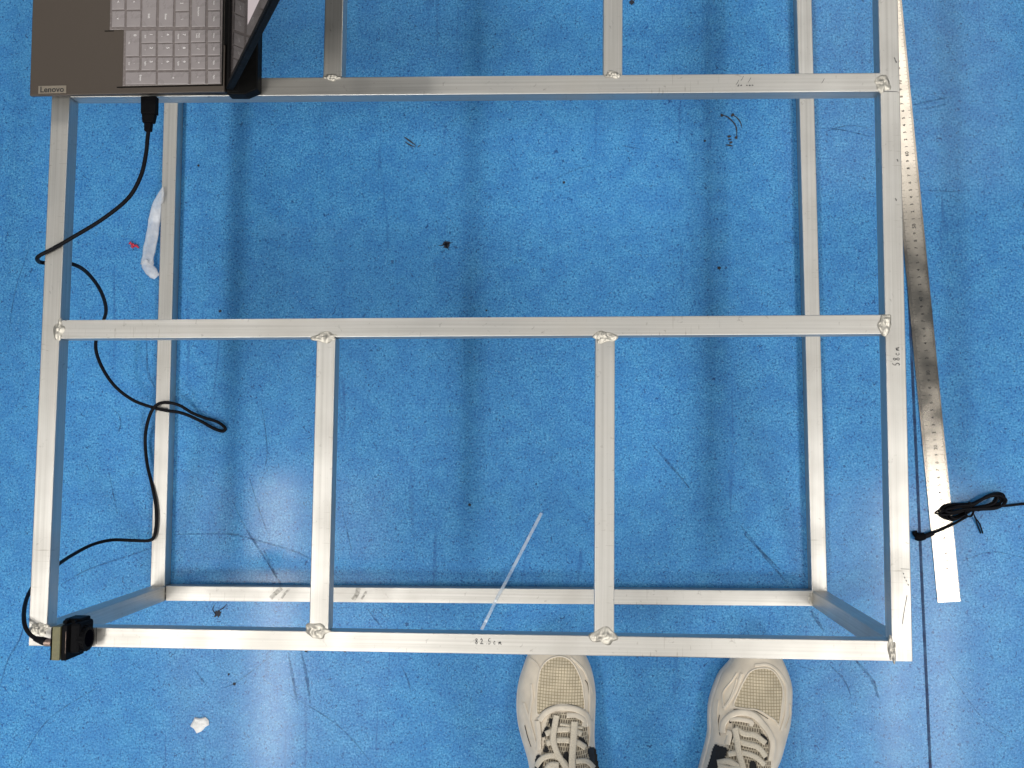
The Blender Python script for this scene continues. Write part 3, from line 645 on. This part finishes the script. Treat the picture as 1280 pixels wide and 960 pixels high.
for pts, wd in (([(902, 144), (908, 145.5), (914, 150), (919.5, 157), (921, 165), (920, 172)], 1.7), ([(915.5, 143.5), (921, 147), (925.5, 153), (927.5, 160)], 1.6), ([(909, 170.5), (911.5, 170.5), (914, 170)], 3.0), ([(910, 174.5), (914, 174.5)], 2.0), ([(911.5, 179), (915.5, 177)], 2.6), ([(907, 181), (911, 181.5), (916, 182.5)], 2.2), ([(505, 171), (512, 176), (520, 182)], 2.0), ([(506, 177), (512, 181), (519, 184)], 1.6), ([(526, 181), (522, 184)], 1.4)):
    scuff('pen_mark', pts, wd, MAT['ink'], .0006)
for u, v in ((902.5, 144), (915.5, 143.8), (920, 172)): blot(u, v, 2.4, u, MAT['ink'], z=.0007)
SC = [([(218, 668), (250, 667.5), (290, 668), (330, 678), (370, 690), (400, 706), (430, 727)], 2.2), ([(196, 683), (160, 695), (110, 712), (76, 731)], 1.8), ([(0, 858), (10, 825), (24, 800), (30, 780)], 2.0),
      ([(311, 595), (325, 640), (337, 672)], 1.8), ([(290, 625), (306, 658), (326, 690), (346, 722)], 2.4), ([(330, 688), (342, 715), (352, 732)], 4), ([(148, 517), (151, 530), (146, 545)], 2.2), ([(136, 590), (146, 640)], 1.6), ([(183, 420), (185, 465), (194, 485)], 3),
      ([(326, 500), (334, 560), (330, 590)], 1.6), ([(238, 830), (262, 862)], 1.5), ([(345, 815), (300, 850), (280, 860)], 1.4), ([(360, 815), (368, 860), (372, 880)], 3.5), ([(376, 812), (384, 850), (388, 880)], 4),
      ([(428, 640), (440, 690)], 1.8), ([(458, 760), (478, 785)], 2), ([(500, 830), (510, 850), (514, 870)], 2), ([(815, 556), (835, 578), (862, 610)], 3), ([(925, 656), (960, 700), (985, 730)], 3.5), ([(930, 668), (955, 692), (975, 712)], 2.5),
      ([(1026, 160), (1050, 162), (1095, 172)], 1.6), ([(1030, 165), (1060, 157), (1090, 160)], 1.4), ([(1142, 131), (1160, 127), (1186, 121)], 3), ([(1150, 137), (1185, 130)], 1.6), ([(1160, 238), (1200, 240)], 1.4), ([(1012, 760), (1030, 790)], 4), ([(1046, 757), (1062, 784)], 4), ([(1070, 826), (1090, 850), (1098, 872)], 4), ([(1036, 830), (1055, 850), (1064, 870)], 2.2), ([(996, 832), (1012, 836), (1018, 839)], 1.4), ([(1002, 888), (1008, 880), (1014, 876)], 1.3), ([(982, 302), (1000, 306)], 1.6),
      ([(777, 182), (800, 186)], 1.6), ([(690, 225), (720, 212), (745, 206)], 1.4), ([(330, 850), (420, 905), (470, 960)], 1.3), ([(1180, 830), (1230, 900), (1280, 930)], 1.5), ([(120, 860), (60, 900), (20, 960)], 1.6), ([(40, 300), (20, 360), (10, 420)], 1.5), ([(1205, 700), (1240, 690), (1280, 697)], 1.2)]
for pts, wd in SC: scuff('scuff', pts, wd * 1.05, MAT['scuff'], .0004 + .00002 * (len(pts)))

# ------------------------------------------------------------------ person: only the shoes are in view
person = empty('person', P(815, 1010, 0), 'person in black trousers and cream running shoes, toes up to the front tube', 'person')
def interp(tab, v):
    if v <= tab[0][0]: return tab[0][1]
    for (a0, b0), (a1, b1) in zip(tab, tab[1:]):
        if v <= a1: t = (v - a0) / (a1 - a0); return b0 + (b1 - b0) * t
    return tab[-1][1]
def smooth_tab(tab, n=120):
    q = spline([(a, b, 0) for a, b in tab], 10); return [(p.x, p.y) for p in q]
class Shoe:
    def __init__(s, left, right, toe_v, heel_v, zs=.026):
        s.L = smooth_tab(left); s.R = smooth_tab(right); s.v0 = toe_v; s.v1 = heel_v; s.zs = zs
    def lr(s, v): return interp(s.L, v), interp(s.R, v)
    def top(s, v):
        d = (v - s.v0) / 928
        return interp([(0, .034), (.012, .044), (.03, .052), (.06, .060), (.09, .070), (.12, .083), (.15, .095), (.19, .103), (.24, .100), (.31, .096)], d)
    def height(s, u, v):
        l, r = s.lr(v); 
        if r - l < 1: return s.zs
        t = max(-1, min(1, (u - (l + r) / 2) / ((r - l) / 2 * .965)))
        return s.zs + (s.top(v) - s.zs) * (max(0, 1 - abs(t) ** 2.3)) ** .62
    def pt(s, u, v, add=0.0):
        """where the line of sight through (u, v) meets the upper"""
        z = .06
        for _ in range(12):
            p = P(u, v, z); qu, qv = s.proj(p); z = z * .4 + .6 * s.height(qu, qv)
        p = P(u, v, z); return Vector((p.x, p.y, z + add))
    def proj(s, p):
        """foot of p in the outline's plane (z = zs)"""
        d = R3.transposed() @ (Vector((p.x, p.y, s.zs)) - Vector((0, 0, CAM_Z)))
        return W_PX / 2 - d.x / d.z * F_PX, H_PX / 2 + d.y / d.z * F_PX
def inside(poly, x, y):
    c_ = False; n = len(poly)
    for i in range(n):
        x0, y0 = poly[i]; x1, y1 = poly[(i + 1) % n]
        if (y0 > y) != (y1 > y) and x < (x1 - x0) * (y - y0) / (y1 - y0) + x0: c_ = not c_
    return c_
def build_shoe(sh, lab, panel, strips, knit, blacks, laces, seams, guards):
    so = []
    vs_ = [sh.v0 + (sh.v1 - sh.v0) * (0.5 - 0.5 * math.cos(math.pi * i / 48)) for i in range(49)]
    loop = [(sh.lr(v)[0], v) for v in vs_] + [(sh.lr(v)[1], v) for v in reversed(vs_[1:-1])]
    n = len(loop); cx = sum(p[0] for p in loop) / n; cy = sum(p[1] for p in loop) / n
    rings = [(0.0006, .955), (.006, .985), (.014, 1.0), (.021, .995), (.0262, .975), (.0275, .95)]
    V = []; F = []
    for z, k in rings:
        for i, (u, v) in enumerate(loop):
            p = P(cx + (u - cx) * k, cy + (v - cy) * (k if k > .9 else k), sh.zs); rise = .010 * max(0, 1 - (v - sh.v0) / 45) ** 1.5 if z < .02 else 0
            V.append((p.x, p.y, z + rise * (1 - z / .03)))
    for r_ in range(len(rings) - 1):
        for i in range(n): F.append((r_ * n + i, r_ * n + (i + 1) % n, (r_ + 1) * n + (i + 1) % n, (r_ + 1) * n + i))
    F.append(tuple(range(n - 1, -1, -1))); F.append(tuple((len(rings) - 1) * n + i for i in range(n)))
    shoe = obj('shoe', V, F, MAT['sole'], person, smooth=True); shoe['label'] = lab
    # upper
    V = []; F = []; nt_ = 40
    vv = [sh.v0 + 3 + (sh.v1 - sh.v0 - 6) * (i / 90) ** 1.15 for i in range(91)]
    for v in vv:
        l, r = sh.lr(v); c_ = (l + r) / 2; h = (r - l) / 2 * .965
        for k in range(nt_ + 1):
            t = -math.cos(math.pi * k / nt_); u = c_ + h * t
            z = sh.height(u, v); p = P(u, v, sh.zs)
            V.append((p.x, p.y, z + .0009 * noise.noise((p.x * 55, p.y * 55, 1.0)) if 0 < k < nt_ else sh.zs - .004))
    for i in range(len(vv) - 1):
        for k in range(nt_): a_ = i * (nt_ + 1) + k; F.append((a_, a_ + 1, a_ + nt_ + 2, a_ + nt_ + 1))
    obj('upper', V, F, MAT['upper'], shoe, smooth=True)
    def patch(name, poly, mat, add, step=1.5, cut=False):
        ps = [(p.x, p.y) for p in spline([(a_, b_, 0) for a_, b_ in poly], 6, closed=True)]
        x0 = min(p[0] for p in ps); x1 = max(p[0] for p in ps); y0 = min(p[1] for p in ps); y1 = max(p[1] for p in ps)
        nx = int((x1 - x0) / step) + 2; ny = int((y1 - y0) / step) + 2; idx = {}; V = []; F = []
        for j in range(ny):
            for i in range(nx):
                if inside(ps, x0 + (i + .5) * step, y0 + (j + .5) * step):
                    f = []
                    for di, dj in ((0, 0), (1, 0), (1, 1), (0, 1)):
                        kk = (i + di, j + dj)
                        if kk not in idx: idx[kk] = len(V); V.append(sh.pt(x0 + kk[0] * step, y0 + kk[1] * step, add))
                        f.append(idx[kk])
                    F.append(tuple(f))
        return obj(name, V, F, mat, shoe, smooth=True)
    def strap(name, pts, wpx, mat, add, thick=.0016, closed=False):
        q2 = spline([(a_, b_, 0) for a_, b_ in pts], 6, closed); 
        if closed: q2.append(q2[0])
        V = []; F = []
        for i, c_ in enumerate(q2):
            t = (q2[min(i + 1, len(q2) - 1)] - q2[max(i - 1, 0)]).normalized(); nn = Vector((-t.y, t.x, 0))
            for o_, zz in ((-.5, -.001), (-.47, thick * .8), (-.25, thick), (.25, thick), (.47, thick * .8), (.5, -.001)):
                uu = c_ + nn * (o_ * wpx); V.append(sh.pt(uu.x, uu.y, add + zz))
        for i in range(len(q2) - 1):
            for k in range(5): F.append((i * 6 + k, i * 6 + k + 1, i * 6 + k + 7, i * 6 + k + 6))
        return obj(name, V, F, mat, shoe, smooth=True)
    patch('toe_panel', panel, MAT['toe_mesh'], .0008, 1.2)
    strap('piping', panel, 2.0, MAT['piping'], .0004, .0014, closed=True)
    for k in knit: patch('tongue', k, MAT['knit'], .0010, 1.5)
    for k in blacks: patch('lining_and_gap', k, MAT['shoe_black'], .0022, 1.2)  # black patches: inner fabric at the opening, dark gaps between laces
    for pts, wp in strips: strap('overlay', pts, wp, MAT['piping'], .0003, .0011)
    for pts, wp in guards: strap('lace_guard', pts, wp, MAT['piping'], .0012, .0024)
    for k, (pts, wp) in enumerate(laces): strap('lace', pts, wp, MAT['lace'], .0018 + .0008 * k, .0012)
    for pts, wp in seams: strap('stitching', pts, wp, MAT['shoe_black'], .0006, .0003)
    return shoe
def Z6(ox, oy, pts): return [(ox + x / 6, oy + y / 6) for x, y in pts]
A6 = lambda pts: Z6(620, 800, pts)
B6 = lambda pts: Z6(860, 800, pts)
shL = Shoe([(803, 690), (806, 677), (811, 667), (818, 660), (838, 652.5), (855, 647.5), (875, 645), (900, 646), (923, 651), (943, 657), (960, 661), (990, 664), (1030, 665), (1060, 670), (1076, 684), (1082, 700)],
           [(803, 700), (806, 713), (811, 723), (818, 730.5), (832, 737.5), (850, 742.5), (870, 745), (893, 744.5), (917, 743.5), (933, 744), (960, 746), (990, 747), (1030, 745), (1060, 738), (1076, 724), (1082, 708)], 803, 1082)
build_shoe(shL, 'shoe whose toe is straight below the right short tube',
    A6([(335, 215), (390, 148), (460, 122), (535, 135), (590, 190), (640, 300), (660, 420), (662, 515), (600, 500), (500, 482), (420, 502), (340, 556), (306, 545), (304, 450), (312, 330)]),
    [(A6([(250, 130), (300, 170), (325, 215)]), 2.2), (A6([(262, 330), (270, 420), (255, 520), (250, 600)]), 3.2), (A6([(560, 130), (620, 180), (670, 240), (700, 330), (708, 450), (705, 560)]), 3.2), (A6([(205, 470), (235, 560), (270, 680), (300, 800)]), 3.4), (A6([(640, 200), (690, 280), (728, 400)]), 2.0)],
    [A6([(400, 570), (520, 545), (650, 570), (690, 720), (720, 860), (735, 1000), (300, 1000), (340, 860), (370, 720)])],
    [A6([(300, 868), (345, 872), (352, 925), (335, 985), (296, 985)]), A6([(690, 815), (742, 806), (760, 880), (772, 985), (735, 985), (700, 880)]), A6([(505, 850), (540, 835), (545, 890), (520, 930)]), A6([(620, 728), (655, 735), (690, 790), (655, 775)]), A6([(380, 640), (345, 700), (350, 730), (395, 690)]), A6([(372, 790), (355, 840), (395, 830)]), A6([(398, 590), (440, 600), (446, 640), (412, 650)])],
    [(A6([(480, 628), (560, 640), (650, 655)]), 3.0), (A6([(372, 700), (450, 672), (560, 668), (640, 700)]), 7.0), (A6([(380, 770), (480, 745), (600, 760), (670, 800)]), 7.0), (A6([(300, 940), (350, 880), (430, 860), (500, 900), (540, 960)]), 7.0), (A6([(600, 900), (680, 900), (735, 950)]), 6.0), (A6([(455, 555), (440, 640), (430, 740), (460, 840), (520, 940), (545, 1010)]), 7.5), (A6([(590, 600), (582, 720), (572, 850), (570, 1010)]), 8.5), (A6([(370, 990), (410, 930), (470, 930)]), 9.0)],
    [(A6([(200, 480), (222, 540), (240, 565)]), .8), (A6([(215, 640), (235, 720), (262, 800)]), .7), (A6([(330, 545), (400, 500), (500, 478), (600, 492), (670, 525)]), .7), (A6([(668, 300), (690, 340), (704, 450)]), .8)],
    [(A6([(325, 600), (370, 545), (440, 512), (520, 505), (610, 520), (680, 565), (705, 640)]), 7.5), (A6([(530, 560), (610, 565), (665, 600), (660, 645)]), 7.0), (A6([(310, 600), (320, 700), (320, 820)]), 7.0), (A6([(712, 600), (715, 700), (705, 790)]), 5.0)])
shR = Shoe([(806, 945), (809, 932), (814, 923), (820, 918), (830, 911), (842, 901), (862, 892.5), (880, 887.5), (900, 886), (917, 886), (933, 883), (960, 876), (990, 869), (1030, 862), (1055, 864), (1075, 876), (1082, 890)],
           [(806, 955), (809, 966), (814, 973), (820, 977), (830, 982), (842, 987), (858, 991.5), (875, 992), (900, 990), (920, 984.5), (942, 977), (960, 968), (990, 957), (1030, 944), (1055, 934), (1075, 916), (1082, 900)], 806, 1082)
build_shoe(shR, 'shoe nearer the right post, turned slightly outwards',
    B6([(470, 232), (560, 208), (640, 232), (698, 320), (712, 400), (702, 500), (682, 632), (650, 600), (590, 562), (520, 524), (420, 512), (342, 490), (382, 380), (425, 295)]),
    [(B6([(365, 245), (330, 300), (265, 380), (258, 430), (275, 500), (330, 400), (365, 290)]), 1.8), (B6([(400, 250), (370, 350), (320, 440), (265, 515)]), 4.0), (B6([(500, 190), (600, 185), (680, 240), (735, 330), (745, 420), (735, 560), (700, 680)]), 4.2), (B6([(225, 450), (215, 560), (225, 690)]), 2.2), (B6([(765, 480), (770, 560), (735, 660)]), 2.4)],
    [B6([(340, 590), (470, 590), (560, 690), (600, 800), (590, 1010), (240, 1010), (280, 860), (330, 690)])],
    [B6([(195, 785), (235, 790), (292, 815), (270, 880), (225, 985), (140, 985), (165, 880)]), B6([(462, 912), (500, 912), (515, 985), (470, 985)]), B6([(308, 600), (330, 585), (330, 610), (312, 622)]), B6([(535, 690), (590, 730), (598, 785), (560, 730)]), B6([(325, 700), (335, 740), (290, 790), (305, 740)]), B6([(575, 830), (590, 880), (578, 900), (560, 860)])],
    [(B6([(345, 655), (420, 700), (500, 712), (580, 770)]), 7.0), (B6([(330, 740), (420, 770), (520, 800), (580, 870)]), 7.0), (B6([(300, 850), (400, 840), (500, 870), (570, 930)]), 6.5), (B6([(215, 915), (300, 905), (380, 950), (440, 1000)]), 7.5), (B6([(345, 650), (360, 720), (375, 830), (400, 920), (420, 1010)]), 7.5), (B6([(220, 930), (300, 950), (370, 960)]), 6.0)],
    [(B6([(340, 520), (420, 512), (500, 530), (600, 590)]), .7), (B6([(235, 560), (225, 640), (240, 715)]), .8), (B6([(600, 800), (605, 880), (590, 940)]), .8), (B6([(765, 480), (775, 540), (740, 650)]), .7)],
    [(B6([(255, 690), (265, 620), (320, 560), (400, 540), (490, 560), (560, 630), (610, 700), (635, 780), (620, 900)]), 8.0), (B6([(310, 590), (380, 590), (470, 610), (465, 640)]), 6.0), (B6([(285, 690), (310, 700), (290, 780)]), 7.0)])
# trousers: one continuous mesh grown over a simple leg skeleton
def skin(name, pts, edges, radii, mat, parent):
    me = bpy.data.meshes.new(name); me.from_pydata(pts, edges, []); o = bpy.data.objects.new(name, me); C.objects.link(o)
    m = o.modifiers.new('s', 'SKIN'); sv = me.skin_vertices[0].data
    for i, r_ in enumerate(radii): sv[i].radius = (r_, r_)
    sv[0].use_root = True
    o.modifiers.new('u', 'SUBSURF').levels = 2
    dg = bpy.context.evaluated_depsgraph_get(); m2 = bpy.data.meshes.new_from_object(o.evaluated_get(dg)); m2.name = name
    bpy.data.objects.remove(o)
    org = Vector((0, 0, 0)); return link(name, m2, org, mat, parent, smooth=True)
hl, hr = P(705, 1032, 0), P(908, 1030, 0)
cx = (hl.x + hr.x) / 2; yb = min(hl.y, hr.y) - .03
pts = [(cx, yb - .03, .88), (cx, yb - .03, .98), (cx - .09, yb - .02, .80), (hl.x, yb + .01, .48), (hl.x, hl.y - .015, .13), (cx + .09, yb - .02, .80), (hr.x, yb + .01, .48), (hr.x, hr.y - .015, .13), (hl.x, hl.y - .015, .10), (hr.x, hr.y - .015, .10)]
skin('trousers', pts, [(0, 1), (0, 2), (2, 3), (3, 4), (0, 5), (5, 6), (6, 7), (4, 8), (7, 9)], [.13, .14, .10, .075, .062, .10, .075, .062, .064, .064], MAT['trousers'], person)
